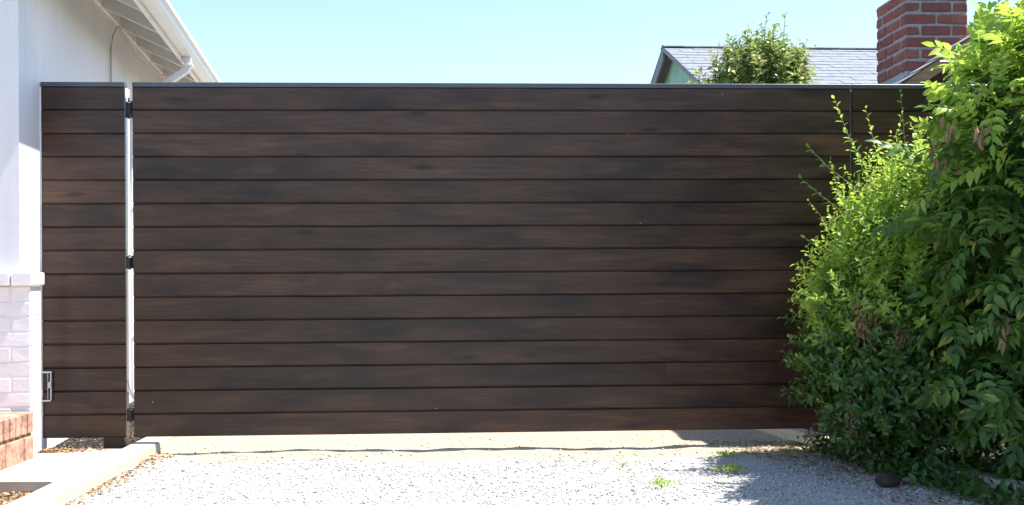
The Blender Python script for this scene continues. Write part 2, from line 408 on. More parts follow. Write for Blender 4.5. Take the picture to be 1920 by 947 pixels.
# hinges in the gap at the left end
for k, (z0, z1) in enumerate(((2.0, 2.10), (1.10, 1.178), (.19, .268))):
    m = MB(); c = (z0+z1)/2
    m.tube([(-.020, -.004, z0+.006), (-.020, -.004, z1-.012)], .011, 10)
    m.tube([(-.020, -.004, z1-.008), (-.020, -.004, z1+(.022 if k == 0 else .004))], [.008, .0025], 8)
    m.tube([(-.020, -.004, z0-.006), (-.020, -.004, z0+.004)], .007, 8)
    m.cbox((-.043, .001, z0+.004), (-.030, .016, z1-.004), .002)
    m.cbox((-.012, .001, z0), (-.0015, .030, z1), .002)
    m.cbox((-.041, -.012, z0), (-.002, -.003, z0+.016), .002)
    m.cbox((-.040, .016, c-.006), (-.002, .026, c+.020), .002)
    m.build('hinge', m_black, gate)
MB().tube([(-.043, .03, .43), (-.035, .02, .39), (-.018, .015, .345), (.002, .022, .31)], .004, 6).build('hinge_wire', m_cable, gate)

def panel(name, x0, me, L, label, loc_local):
    rootp = Matrix.Translation(Vector(G0)) @ Matrix.Rotation(TH, 4, 'Z') @ Vector((x0, 0, 0))
    p = empty(name, rootp, TH); tag(p, label, 'fence')
    for i in range(15):
        link('plank', me, p, (0, random.uniform(-.0012, .0012), ZT-PITCH*(i+1)+.0016+random.uniform(-.0008, .0008)))
    MB().extrude(cp, -.001, L+.001).build('top_cap', m_cap, p, (0, 0, ZT))
    return p
pl = panel('fence_panel', -.534, me_l, .487, 'narrow dark plank fence panel between the white house and the gate', 0)
pr = panel('fence_panel', 4.372, me_r, 1.55, 'dark plank fence panel at the right end, half hidden by the bushes', 0)
# posts of the left panel (local x from panel start)
MB().cbox((.345, .0205, -.05), (.468, .12, 2.186), .004).build('post', m_post_w, pl)
MB().cbox((.4685, .0205, .36), (.4868, .095, 2.186), .002).build('edge_trim', m_trim, pl)
MB().cbox((-.042, -.012, .03), (-.014, .05, 2.185), .003).build('wall_post', m_trim, pl)
MB().cbox((-.0135, .0, .03), (-.001, .05, 2.185), .002).build('wall_post_edge', m_trim, pl)
for z in (.2, 1.9):
    MB().cbox((0, .0205, z), (.3445, .058, z+.09), .003).build('rail', m_post_w, pl)
MB().cbox((.0, .0205, -.05), (.09, .11, 2.186), .004).build('post', m_post_w, pr)
MB().cbox((1.44, .0205, -.05), (1.54, .12, 2.186), .004).build('post', m_post_w, pr)
for z in (.2, 1.9):
    MB().cbox((.0905, .0205, z), (1.4395, .058, z+.09), .003).build('rail', m_post_w, pr)
MB().tube([(-.011, -.004, 2.172), (-.011, .006, 2.172)], .005, 8).build('screw', m_galv, pr)

# ------------------------------------------------------------------ house at the left (local x = outward, y = along the side wall)
HA = math.atan2(.1615, 1.0)
H = empty('house', (-2.74, 5.70, 0), HA)
tag(H, 'white stucco house on the left with open eaves, gutter and painted brick base', 'house')
W = 6.0; LEN = 9.5
slope = .2/.444; ztop_wall = 3.065+.09
def roofz(x): return 3.065+.115 + (-x)*slope       # underside of the sheathing above local x
# walls: side wall thick, gable front
m = MB(); m.box((-.2, .2, 0), (0, LEN, ztop_wall)); m.build('side_wall', m_wall, H)
prof = [(-W, 0), (0, 0), (0, ztop_wall), (-W/2, ztop_wall+W/2*slope), (-W, ztop_wall)]
m = MB(); n = len(prof); m.add([(x, 0, z) for x, z in prof]+[(x, .1995, z) for x, z in prof], [(i, (i+1) % n, (i+1) % n+n, i+n) for i in range(n)]+[tuple(range(n)), tuple(range(n, 2*n))[::-1]])
m.build('front_wall', m_wall, H)
m = MB(); m.box((-W, .2, 0), (-W+.2, LEN, ztop_wall)); m.build('side_wall', m_wall, H)
n = len(prof); m = MB(); m.add([(x, LEN+.0005, z) for x, z in prof]+[(x, LEN+.2, z) for x, z in prof], [(i, (i+1) % n, (i+1) % n+n, i+n) for i in range(n)]+[tuple(range(n)), tuple(range(n, 2*n))[::-1]])
m.build('rear_wall', m_wall, H)
# roof: two sloped slabs
m_shin = simple('roof_shingle', (.27, .27, .285), .9, .18, 30, .8, 60, rand=True)
m_shinw = simple('far_roof_shingle', (.195, .21, .24), .85, .16, 18, .5, 60, rand=True)
for sgn in (1, -1):
    xe = .444; xr = -W/2
    p = [(xr, roofz(xr)), (xe, roofz(xe)), (xe, roofz(xe)+.03), (xr, roofz(xr)+.03)]
    if sgn < 0: p = [(-W-x, z) for x, z in p]
    MB().extrude([(a, b) for a, b in p], -.35, LEN+.5, 'y').build('roof', m_shin, H)
# rafters
ys = [1.93-.64*k for k in range(3, 0, -1)]+[1.93+.64*k for k in range(0, 12)]
def raf(y0):
    z = lambda x: 3.065 - x*slope
    pr_ = [(-.2, z(-.2)+.0), (.4425, z(.4425)), (.4425, z(.4425)+.112), (-.2, z(-.2)+.112)]
    return MB().extrude(pr_, y0-.02, y0+.02, 'y')
rm = raf(0).mesh('rafter', m_white)
bl = MB().cbox((-.004, 0, 0), (.022, .598, .11), .002).mesh('eave_block', m_white)
for y in ys: link('rafter', rm, H, (0, y, 0))
for y in ys[:-1]: link('eave_block', bl, H, (.0, y+.021, 3.058))
MB().cbox((.444, -.35, 2.835), (.466, LEN+.5, 3.005), .003).build('fascia', m_white, H)
# K-style gutter
gp = [(.468, 2.972), (.468, 2.872), (.540, 2.872), (.560, 2.900), (.563, 2.925), (.585, 2.945), (.588, 2.972), (.578, 2.972), (.576, 2.952), (.554, 2.932), (.551, 2.905), (.536, 2.880), (.476, 2.880), (.476, 2.972)]
MB().extrude(gp, -.36, LEN+.5, 'y').build('gutter', m_trim, H)
def sqpipe(pts, a, b, name):
    m = MB(); pts = [Vector(p) for p in pts]; vs = []
    for i, p in enumerate(pts):
        t = (pts[min(i+1, len(pts)-1)]-pts[max(i-1, 0)]).normalized()
        s = Vector((0, 1, 0)); u = t.cross(s).normalized()
        for ca, cb in ((-1,-.8),(-.8,-1),(.8,-1),(1,-.8),(1,.8),(.8,1),(-.8,1),(-1,.8)): vs.append(p+s*ca*a/2+u*cb*b/2)
    fs = []
    for i in range(len(pts)-1):
        for k in range(8): k2 = (k+1) % 8; fs.append((i*8+k, i*8+k2, (i+1)*8+k2, (i+1)*8+k))
    fs += [tuple(range(8))[::-1], tuple(range((len(pts)-1)*8, len(pts)*8))]
    return m.add(vs, fs).build(name, m_trim, H)
yd = 2.72
for yy in (.9, 4.6):
    MB().extrude([(a+(.003 if a > .5 else 0), b-(.003 if b < 2.93 else 0)) for a, b in gp], yy, yy+.03, 'y').build('gutter_joint', m_trim, H)
for yy in np.arange(-.2, 9.5, .64):
    MB().cbox((.4665, yy, 2.967), (.586, yy+.02, 2.9715), .001).build('gutter_hanger', m_trim, H)
sqpipe([(.512, yd, 2.873), (.512, yd, 2.80), (.500, yd, 2.765), (.08, yd, 2.47), (.052, yd, 2.43), (.050, yd, 2.3), (.050, yd, .12), (.09, yd, .06), (.2, yd, .04)], .075, .055, 'downspout')
MB().cbox((.470, yd-.045, 2.79), (.555, yd+.045, 2.806), .002).build('pipe_band', m_trim, H)
for z in (.55, 1.6): MB().cbox((.0, yd-.05, z), (.082, yd+.05, z+.025), .002).build('pipe_band', m_trim, H)
# conduit and cable
MB().tube([(.012, 2.22, .2), (.012, 2.22, 2.82), (.02, 2.25, 2.92), (.03, 2.33, 3.0), (.034, 2.40, 3.03)], .0065, 8).build('conduit', m_cable, H, smooth=True)
pts = [(.034, 2.42+i*.25, 3.03-.05*math.sin(min(i, 9)/9*math.pi)) for i in range(12)]
MB().tube(pts, .006, 6).build('cable', m_cable, H, smooth=True)
# painted brick base: pier at the corner and band along the front
CH = .0842
core = MB(); core.box((-3.0, -.0125, 0), (.0580, -.0005, 1.0)); core.box((.0005, -.0003, 0), (.0580, .182, 1.0)); core.build('mortar', m_wmortar, H)
bms = {}
def wb(x0, x1, y0, y1, z0, z1, mat=m_wbrick, par=H, c=.006, j=.0012, name='brick'):
    key = (round(x1-x0, 3), round(y1-y0, 3), round(z1-z0, 3), random.randint(0, 2), mat.name)
    if key not in bms: bms[key] = MB().cbox((0, 0, 0), (x1-x0, y1-y0, z1-z0), c, j).mesh(name, mat)
    return link(name, bms[key], par, (x0, y0, z0))
nc = 12
for r in range(nc):
    z1 = 1.0-r*CH-.002; z0 = z1-CH+.006
    off = .105 if r % 2 == 0 else .205
    xs = [.060]; x = .060-off
    while x > -2.3: xs.append(x); x -= .208
    for a, b in zip(xs[:-1], xs[1:]):
        jy = random.uniform(-.001, .001)
        if a == .060:
            wb(b+.005, a, -.015, (.184 if r % 2 == 0 else .08)-.004, z0, z1)   # corner brick wraps to the side face
            if r % 2: wb(a-.059, a, .084, .184, z0, z1)
        else: wb(b+.0025, a-.0025, -.017+jy, -.0095+.002, z0, z1)
x = .080
k = 0
while x > -2.3:
    wdt = .118 if k == 0 else .112
    wb(x-wdt+.004, x, -.05, .19 if k == 0 else -.0015, 1.003, 1.078, c=.007); x -= wdt; k += 1

# small outlet cover on the fence edge beside the pier
B = empty('outlet_cover', Matrix.Translation(Vector(G0)) @ Matrix.Rotation(TH, 4, 'Z') @ Vector((-.535, -.012, .31)), TH)
tag(B, 'small metal framed cover fixed low beside the white brick pier', 'outlet cover')
MB().cbox((-.01, -.012, .172), (.062, .006, .182), .001).build('top_bar', m_galv, B)
MB().cbox((-.01, -.012, .004), (.055, .006, .012), .001).build('bottom_bar', m_galv, B)
MB().cbox((.052, -.010, .0125), (.060, .004, .1715), .001).build('upright_bar', m_galv, B)
MB().cbox((.036, -.008, .0125), (.040, .004, .1715), .001).build('upright_bar', m_galv, B)
MB().cbox((.042, -.016, .085), (.060, -.0105, .12), .001).build('latch', m_galv, B)

# ------------------------------------------------------------------ red brick porch
P = empty('brick_porch', (-2.648, 5.655, .0), 0.0)
tag(P, 'low red brick porch step against the white house wall', 'porch')
PL = 1.55
MB().box((-1.8, -PL+.004, -.02), (-.010, -.006, .301)).build('mortar', m_pmortar, P)
y = -.004; k = 0
while y > -PL+.06:
    wb(-.215, .002+random.uniform(-.002, .002), y-.056, y, .196, .308, m_pbrick, P, .005, .001)
    if k % 2 == 0 and y-.13 > -PL:
        pass
    y -= .0665; k += 1
for row, (z0, z1, off) in enumerate(((.050, .177, .1),)):
    y = -.004-0*off; first = True
    while y > -PL+.02:
        L_ = (.095 if (first and off) else .197); y2 = max(y-L_, -PL+.006)
        if y-y2 > .03: wb(-.10, .000+random.uniform(-.002, .003), y2, y, z0, z1, m_pbrick, P, .005, .001)
        y -= L_+.010; first = False
for xx in np.arange(-.222, -1.75, -.0665):
    for q in range(int(PL/.21)):
        wb(xx-.057, xx, -.21*(q+1), -.21*q-.012, .244, .3075, m_pbrick, P, .005, .001)

# ------------------------------------------------------------------ chimney behind the fence
C = empty('brick_chimney', (2.555, 6.62, 0), TH)
tag(C, 'square red brick chimney rising behind the right end of the fence', 'chimney')
CW, CD = .412, .475; ch = .0759
MB().box((.0065, .0065, 0), (CW-.0065, CD-.0065, 2.885)).build('mortar', m_mortar, C)
low = MB(); nrow = 38
for r in range(nrow):
    z0 = r*ch+.005; z1 = z0+ch-.015; od = r % 2
    bricks = []
    def add(x0, x1, y0, y1): bricks.append((x0, x1, y0, y1))
    jj = lambda: random.uniform(-.0022, .0022)
    if od:
        add(0, .200, 0, .092); add(.212, CW, 0, .092)
        add(0, .092, .104, .300); add(0, .092, .312, CD)
        add(CW-.092, CW, .104, .300); add(CW-.092, CW, .312, CD); add(.104, CW-.104, CD-.092, CD)
    else:
        add(0, .092, 0, .195); add(.104, .300, 0, .092); add(.312, CW, 0, .195)
        add(0, .092, .207, .375); add(0, .200, .387, CD)
        add(CW-.092, CW, .207, .375); add(.212, CW, .387, CD)
    for (a, b, c, e) in bricks:
        s = 1
        q = jj()
        if z0 > 1.95:
            wb(a+q*.5, b+q*.5, c+q*.7, e+q*.7, z0+random.uniform(-.0015, .0015), z1, m_cbrick, C, .008, .0035)
        else: low.cbox((a, c, z0), (b, e, z1), .006, .001)
o = low.build('brickwork', m_cbrick, C); o['kind'] = 'stuff'
MB().cbox((.05, .05, 2.886), (CW-.05, CD-.05, 2.90), .004).build('mortar_cap', m_mortar, C)
m = MB(); m.tube([(CW/2, CD/2, 2.90), (CW/2, CD/2, 2.99)], .09, 12); m.build('flue', m_pmortar, C)

# neighbour's low building carrying the chimney
Nn = empty('neighbour_shed', (2.475, 6.47, 0), TH)
tag(Nn, 'low building with a weathered timber roof edge in front of the brick chimney', 'building')
sl_ = .66; RX = .56
m_wwood = simple('weathered_board', (.30, .19, .12), .8, .3, 6, .4, 40, stretch=(1, 8, 8))
m_grn = None
m = MB()
def rz_(x): return 2.255+(x if x < RX else 2*RX-x)*sl_
m = MB(); pts = [(.06, 0), (1.06, 0), (1.06, rz_(1.06)-.12), (RX, rz_(RX)-.12), (.06, rz_(.06)-.12)]
n = 5; m.add([(x, .62, z) for x, z in pts]+[(x, 1.1, z) for x, z in pts], [(i, (i+1) % n, (i+1) % n+n, i+n) for i in range(n)]+[tuple(range(n)), tuple(range(n, 2*n))[::-1]])
m.build('wall', simple('shed_wall', (.33,.30,.26), .85, .1, 5, .2, 40), Nn)
def slab(x0, x1, y0, y1, dz0, dz1): return MB().extrude([(x0, rz_(x0)+dz0), (x1, rz_(x1)+dz0), (x1, rz_(x1)+dz1), (x0, rz_(x0)+dz1)], y0, y1, 'y')
slab(-.12, RX-.001,   .0, 1.15, -.03, -.006).build('roof', m_wwood, Nn)
slab(RX+.001, 1.24,   .0, 1.15, -.03, -.006).build('roof', m_wwood, Nn)
slab(-.02, RX, -.022, -.0005, -.095, -.008).build('barge_board', m_wwood, Nn)
# shingles: courses run along y, stepping up the slope
shc = 0
for k in range(5):
    x0 = -.15+k*.12
    for q in range(4 if k < 6 else 0):
        y0 = -.035+q*.34-(.17 if k % 2 else 0); y0 = max(y0, -.035); y1 = -.035+(q+1)*.34-(.17 if k % 2 else 0)-.005
        y1 = min(y1, 1.17)
        if y1-y0 < .05: continue
        m = MB().extrude([(x0, rz_(x0)+.004), (x0+.13, rz_(x0+.13)-.004), (x0+.13, rz_(x0+.13)+.002), (x0, rz_(x0)+.014)], y0, y1, 'y')
        m.build('shingle', m_shin, Nn)
m = MB()
for k in range(5, 6):
    x0 = -.15+k*.12
    if x0+.13 > RX: break
    m.extrude([(x0, rz_(x0)+.004), (x0+.13, rz_(x0+.13)-.004), (x0+.13, rz_(x0+.13)+.002), (x0, rz_(x0)+.014)], -.035, 1.17, 'y')
m.extrude([(RX+.01, rz_(RX)-.002), (1.24, rz_(1.24)-.002), (1.24, rz_(1.24)+.012), (RX+.01, rz_(RX)+.012)], -.035, 1.17, 'y')
o = m.build('shingles', m_shin, Nn); o['kind'] = 'stuff'
MB().extrude([(-.03, rz_(-.03)+.012), (.08, rz_(.08)+.012), (.08, rz_(.08)+.035), (.074, rz_(.08)+.035), (.070, rz_(.07)+.02), (-.03, rz_(-.03)+.017)], .11, .67, 'y').build('flashing', m_galv, Nn)

# ------------------------------------------------------------------ far house with the green gable
FA = math.atan2(.167, 2.31)
FH = empty('far_house', (1.81, 12.0, 0), FA)
tag(FH, 'grey shingled house with a pale green gable end behind the gate', 'house')
def green():
    m, nt, p = M('weathered_green_paint', .75); v = coords(nt, (4, 4, 1.0))
    c = ramp(nt, noise(nt, v, 5, 6, .7), [(.3, (.13,.29,.22)), (.55, (.21,.40,.31)), (.72, (.32,.46,.38)), (.8, (.34,.29,.24))])
    nt.links.new(c, p.inputs['Base Color']); bump(nt, p, noise(nt, v, 20, 4), .3, .004); return m
m_green = green()
m_dgrey = simple('dark_grey_trim', (.12, .13, .15), .6, .1, 6, .05)
m_ltrim = simple('pale_trim', (.45, .47, .48), .6, .1, 6, .05)
ps = 1/2.316; ZR = 3.72; SPAN = 3.1; FL = 7.0
zr = lambda y: ZR-abs(y)*ps
# gable boards: each vertical board its own piece
bw = .14; k = 0
for side in (-1, 1):
    y = 0
    while y < SPAN-.25:
        y2 = min(y+bw, SPAN-.25); ya, yb = sorted((side*(y+.002), side*(y2-.002)))
        dd = random.uniform(0, .006)
        m = MB(); x0, x1 = .12-dd, .142
        zt = [zr(ya)-.06, zr(yb)-.06]
        m.add([(x0,ya,0),(x1,ya,0),(x1,yb,0),(x0,yb,0),(x0,ya,zt[0]),(x1,ya,zt[0]),(x1,yb,zt[1]),(x0,yb,zt[1])],
              [(0,3,2,1),(4,5,6,7),(0,1,5,4),(1,2,6,5),(2,3,7,6),(3,0,4,7)])
        m.build('board', m_green, FH); y = y2
m = MB(); Q = SPAN-.25
m.box((.143, -Q, 0), (FL, -Q+.1, zr(Q)-.08)); m.box((.143, Q-.1, 0), (FL, Q, zr(Q)-.08)); m.build('wall', m_green, FH)
for s in (-1, 1):
    bh = .14 if s > 0 else .055
    a = [(0.0, ZR-.03), (s*SPAN, zr(SPAN)-.03), (s*SPAN, zr(SPAN)-.005), (0.0, ZR-.005)]
    MB().extrude(a, 0.0, FL, 'x').build('roof', m_dgrey, FH)
    a = [(0.0, ZR-bh), (s*(SPAN+.01), zr(SPAN)-bh), (s*(SPAN+.01), zr(SPAN)-.004), (0.0, ZR-.004)]
    MB().extrude(a, -.025, -.001, 'x').build('barge_board', m_dgrey, FH)
    a = [(0.0, ZR-.175), (s*(SPAN-.1), zr(SPAN-.1)-.175), (s*(SPAN-.1), zr(SPAN-.1)-.145), (0.0, ZR-.145)]
# front slope shingles: courses from the ridge down
ex = .155; ca_ = math.cos(math.atan(ps)); nrows = int(SPAN/ca_/ex)+1
rest = MB(); tabs = {}
for r in range(nrows):
    s0 = r*ex; s1 = s0+ex+.03
    def P2(s, up): yy = -s*ca_; return (yy, ZR-s*ca_*ps+up)
    a = [P2(s0, .000), P2(s1, .002), P2(s1, .010), P2(s0, .004)]
    x = -.03 + (-.17 if r % 2 else 0)
    while x < FL:
        L_ = .33; xa = max(x, -.03); xb = min(x+L_-.006, FL); x += L_
        if xb-xa < .04: continue
        dz = random.uniform(0, .004); aa = [(p, q+dz) for p, q in a]
        if r < 14 and xa < 3.2: MB().extrude(aa, xa, xb, 'x').build('shingle', m_shinw, FH)
        else: rest.extrude(aa, xa, xb, 'x')
b_ = [(0.004, ZR), (SPAN+.03, zr(SPAN+.03)), (SPAN+.03, zr(SPAN+.03)+.014), (0.004, ZR+.014)]
rest.extrude(b_, -.03, FL, 'x'); o = rest.build('shingles', m_shinw, FH); o['kind'] = 'stuff'
x = -.035
rc = MB().extrude([(-.09, ZR-.018), (0, ZR+.018), (.09, ZR-.018), (.09, ZR-.006), (0, ZR+.030), (-.09, ZR-.006)], 0, .235, 'x').mesh('ridge_tile', m_shinw)
while x < FL-.2: link('ridge_tile', rc, FH, (x, 0, random.uniform(0, .004))); x += .23

# ------------------------------------------------------------------ plants
CAMP = np.array((0, 0, 1.035))
def ellip(E, n, r0=.55, r1=1.0):
    """points in a union of ellipsoids, with the outward direction"""
    vol = np.array([e[1][0]*e[1][1]*e[1][2]*(e[2] if len(e) > 2 else 1) for e in E])**(2/3.); k = rng.choice(len(E), n, p=vol/vol.sum())
    d = unit(rng.normal(size=(n, 3))); rr = (r0**3+(r1**3-r0**3)*rng.random(n))**(1/3.)
    c = np.array([e[0] for e in E])[k]; r = np.array([e[1] for e in E])[k]
    return c+d*r*rr[:,None], unit(d/r)
def shoots(base, dirn, length, nl, leafT, lsize, spread=.9, up=(0,0,1), droop=0.):
    """leaves set alternately along each shoot. returns pos, fwd, nrm, size and the shoot polylines"""
    n = len(base); nl_ = nl; t = (np.arange(nl_)+.6)/nl_
    ph = rng.random(n)*6.283
    side = unit(np.cross(dirn, np.array([.3,.2,.93]))); s2 = np.cross(dirn, side)
    curve = unit(rng.normal(size=(n,3)))*.12 + np.array(up)*.10 - np.array((0,0,droop))
    P = base[:,None,:]+dirn[:,None,:]*(length[:,None,None]*t[None,:,None])+curve[:,None,:]*(length[:,None,None]*(t**2)[None,:,None])
    an = ph[:,None]+2.4*np.arange(nl_)[None,:]
    o = side[:,None,:]*np.cos(an)[...,None]+s2[:,None,:]*np.sin(an)[...,None]
    f = o*spread+dirn[:,None,:]*(.30+.7*t[None,:,None]**2)+rng.normal(size=(n,nl_,3))*.18
    nr = dirn[:,None,:]*.9-o*.5+np.array((0,0,.5))+rng.normal(size=(n,nl_,3))*.3
    sz = lsize*(.55+.8*rng.random((n,nl_)))*(1.15-.5*t[None,:])
    return P.reshape(-1,3), unit(f.reshape(-1,3)), unit(nr.reshape(-1,3)), sz.ravel(), (base, dirn, length, curve)
def stems(name, sh, r, mat, parent, every=1):
    base, dirn, ln, cv = sh; m = MB()
    for i in range(0, len(base), every):
        pts = [base[i]+dirn[i]*ln[i]*t+cv[i]*ln[i]*t*t for t in (-.3, .15, .6, 1.0)]
        m.tube(pts, [r*1.3, r, r*.7, r*.3], 4, False)
    o = m.build(name, mat, parent); o['kind'] = 'stuff'; return o
def foliage(plant, T, P, f, n, s, mat, centre, lname='leaf', nparts=300, stuff='foliage'):
    """the leaves that show largest become parts, the rest one mesh"""
    d = np.linalg.norm(P-CAMP, axis=1)
    px = 960+1920*P[:,0]/P[:,1]; py = 520-1920*(P[:,2]-1.035)/P[:,1]
    vis = (px > -20)&(px < 1900)&(py > 5)&(py < 930)
    out = ((P-np.array(centre))@ (unit(CAMP-np.array(centre))))
    sc = out + .25*rng.random(len(P)) + s/s.mean()*.15; sc[~vis] -= 100
    order = np.argsort(-sc); a = order[:nparts]; b = order[nparts:]
    TS = T if isinstance(T, list) else [T]
    me = [np_mesh(lname, tv, tf, mat, True) for tv, tf in TS]
    F_, R_, N_ = frame(f[a], n[a])
    for i, q in enumerate(a):
        M4 = Matrix(((F_[i][0], R_[i][0], N_[i][0], P[q][0]), (F_[i][1], R_[i][1], N_[i][1], P[q][1]), (F_[i][2], R_[i][2], N_[i][2], P[q][2]), (0,0,0,1))) @ Matrix.Scale(float(s[q]), 4)
        o = bpy.data.objects.new(lname, me[i % len(me)]); COL.objects.link(o); o.parent = plant
        o.matrix_parent_inverse = Matrix.Translation(-Vector(plant.location)); o.matrix_basis = M4
    Vs, Fs, k0 = [], [], 0
    for j, t_ in enumerate(TS):
        c = b[j::len(TS)]; V, F = place(t_, P[c], f[c], n[c], s[c]); Vs.append(V); Fs.append(F+k0); k0 += len(V)
    V, F = np.concatenate(Vs), np.concatenate(Fs)
    o = link(stuff, np_mesh(stuff, V, F, mat, True), plant); o.matrix_parent_inverse = Matrix.Translation(-Vector(plant.location)); o['kind'] = 'stuff'
    return o
def child_world(o, plant): o.matrix_parent_inverse = Matrix.Translation(-Vector(plant.location)); return o
def extra(plant, T, P, f, n, s, mat, name='foliage'):
    V, F = place(T, P, f, n, s); o = link(name, np_mesh(name, V, F, mat, True), plant); child_world(o, plant); o['kind'] = 'stuff'; return o

# --- fine-leaved shrub in front of the gate
SB = empty('shrub', (2.22, 5.72, 0)); tag(SB, 'bushy small-leaved green shrub with upright shoots at the right end of the gate', 'shrub')
T1 = leaf_template(.46, .16, .14)
E1 = [((2.36,5.74,.95),(.52,.38,.60)), ((2.04,5.64,.82),(.40,.36,.42)), ((2.28,5.70,1.20),(.42,.36,.36)), ((2.42,5.68,1.44),(.38,.32,.26)), ((2.24,5.56,.42),(.49,.42,.42)), ((2.02,5.62,.52),(.39,.34,.38)), ((2.30,5.48,.70),(.48,.36,.50))]
Pb, out = ellip(E1, 2800, .80, .98)
topness = np.clip((Pb[:,2]-.75)/.7, 0, 1)
dr = unit(out*.8+np.array((0,0,1))*(.15+.75*topness)[:,None]+rng.normal(size=Pb.shape)*.30)
ln = .08+.12*rng.random(len(Pb)); ln *= (1+.35*topness)
young_lit = (Pb[:,2]+.25*out[:,2]-.30*(Pb[:,0]-2.0)+.2*rng.random(len(Pb)) > .93)  # upper shoots take the sun-brightened leaf colour
young_lit |= (rng.random(len(Pb)) < .10)&(Pb[:,2] > .5)
p1 = shoots(Pb[young_lit], dr[young_lit], ln[young_lit], 14, T1, .046)
foliage(SB, T1, *p1[:4], m_young_lit, (2.25,5.68,1.1), nparts=170, stuff='young_lit_foliage')
p2 = shoots(Pb[~young_lit], dr[~young_lit], ln[~young_lit], 12, T1, .052, droop=.1)
foliage(SB, T1, *p2[:4], m_mature_shaded, (2.25,5.68,.8), nparts=125)
# inner, darker mass
Pi, oi_ = ellip(E1, 9000, .30, .80)
extra(SB, T1, Pi, unit(oi_+rng.normal(size=Pi.shape)*.8), unit(rng.normal(size=Pi.shape)+np.array((0,0,1))), .04+.02*rng.random(len(Pi)), m_mature_shaded, 'inner_foliage')
child_world(stems('shoots', p1[4], .0018, m_shoot, SB, 2), SB)
child_world(stems('twigs', p2[4], .0020, m_twig, SB, 3), SB)
# tall single shoots
tall = [((1.93,5.58,1.58),(1.74,5.60,1.985),20), ((2.02,5.58,1.55),(1.965,5.6,1.92),16), ((2.22,5.75,1.60),(2.24,5.85,2.10),13),
        ((1.88,5.62,1.52),(1.60,5.66,1.69),16), ((1.82,5.62,1.38),(1.575,5.66,1.56),16), ((1.80,5.6,1.25),(1.60,5.62,1.40),12),
        ((1.78,5.6,1.12),(1.59,5.6,1.215),10), ((1.74,5.55,.80),(1.555,5.55,.90),9), ((1.74,5.5,.46),(1.545,5.5,.56),10), ((1.76,5.6,.62),(1.60,5.6,.66),8),
        ((2.05,5.5,1.6),(2.10,5.5,1.86),12), ((1.80,5.55,1.42),(1.72,5.6,1.66),12), ((1.95,5.5,1.5),(1.84,5.5,1.78),14), ((1.85,5.55,.95),(1.62,5.55,1.03),9), ((1.8,5.5,.3),(1.62,5.5,.33),8)]
for a, b, k in tall:
    a = np.array(a); b = np.array(b); L_ = np.linalg.norm(b-a)
    q = shoots(a[None]-(b-a)*.15, unit(b-a)[None], np.array([L_*1.12]), k+4, T1, .046 if L_ > .3 else .038, .8)
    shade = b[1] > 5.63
    extra(SB, T1, *q[:4], m_mature_shaded if shade else m_young_lit, 'shoot_leaves')
    child_world(stems('shoot_stem', q[4], .0028, m_shoot, SB), SB)
# brown dead patches
for c, r, k in (((1.83,5.30,.82),(.08,.05,.12),90), ((1.79,5.40,.30),(.04,.05,.12),50), ((1.62,5.56,.19),(.03,.03,.04),12), ((1.97,5.18,.72),(.05,.04,.05),30)):
    P_, o_ = ellip([(c, r)], k, .2, 1)
    extra(SB, leaf_template(.45,.3,.4), P_, unit(np.array((0,0,-1))+rng.normal(size=P_.shape)*.5), unit(rng.normal(size=P_.shape)), .024+.02*rng.random(k), m_deadleaf, 'dead_leaves')
m = MB()
for k in range(9):
    a = k*.7; b0 = Vector((2.22+.08*math.cos(a), 5.72+.06*math.sin(a), -.02)); e = Vector((2.25+.38*math.cos(a), 5.62+.3*math.sin(a), .9+.35*random.random()))
    mid = (b0+e)/2+Vector((.05*math.cos(a), .05*math.sin(a), .05)); m.tube([b0, mid, e], [.014, .010, .004], 6)
child_world(m.build('stem', m_twig, SB), SB)

# --- wisteria at the right
WS = empty('wisteria', (3.0, 5.35, 0)); tag(WS, 'large wisteria with broad feathered leaves at the right edge of the driveway', 'climbing plant')
def compound(np_=5, tw=0.):
    lv, lf = leaf_template(.45, .13, .16); V = []; Fs = []; n = 0
    def put(px, pz, ang, s, dz):
        nonlocal n
        c, s_ = math.cos(ang), math.sin(ang)
        for x, y, z in lv:
            X, Y, Z = x*s, y*s, z*s-dz*x*s
            V.append((px+X*c-Y*s_, X*s_+Y*c, pz+Z))
        Fs.append(lf+n); n += len(lv)
    for i in range(np_):
        t = .2+.165*5/np_*i; pz = -.22*t*t
        for sg in (-1, 1): put(t+random.uniform(-.02,.02), pz, sg*(1.15-.4/np_*i+random.uniform(-.25,.25)), .385*(1-.10*abs(i-2))*random.uniform(.85,1.12), random.uniform(.0,.6))
    put(.98, -.22, 0, .34, .3)
    # rachis
    r = []; k = n
    for t in (0, .5, 1.0): V.extend([(t, -.008, -.22*t*t), (t, .008, -.22*t*t)])
    Fs.append(np.array([(k, k+1, k+3), (k, k+3, k+2), (k+2, k+3, k+5), (k+2, k+5, k+4)])); 
    return np.array(V), np.concatenate(Fs)
TW = [compound(5), compound(4), compound(5), compound(4)]
EW = [((2.76,5.02,1.54),(.72,.50,.80)), ((2.92,4.96,1.84),(.74,.50,.70)), ((2.95,5.0,.78),(.84,.52,.70)), ((3.45,5.1,1.95),(.70,.60,.85))]
Pw, ow = ellip(EW, 2100, .74, 1.0)
hi = np.clip((Pw[:,2]-1.3)/.8, 0, 1)
fd = unit(ow*.7+np.array((0,0,1.))*(-.30+.45*hi)[:,None]+rng.normal(size=Pw.shape)*.65)
nn = unit(np.array((0,0,1.0))+ow*.6+rng.normal(size=Pw.shape)*.5)
sz = .16+.10*rng.random(len(Pw))
lit_w = (Pw[:,2]+.3*ow[:,2]+.5*rng.random(len(Pw)) > 1.85)  # upper leaves take the sunlit copy of the leaf colour
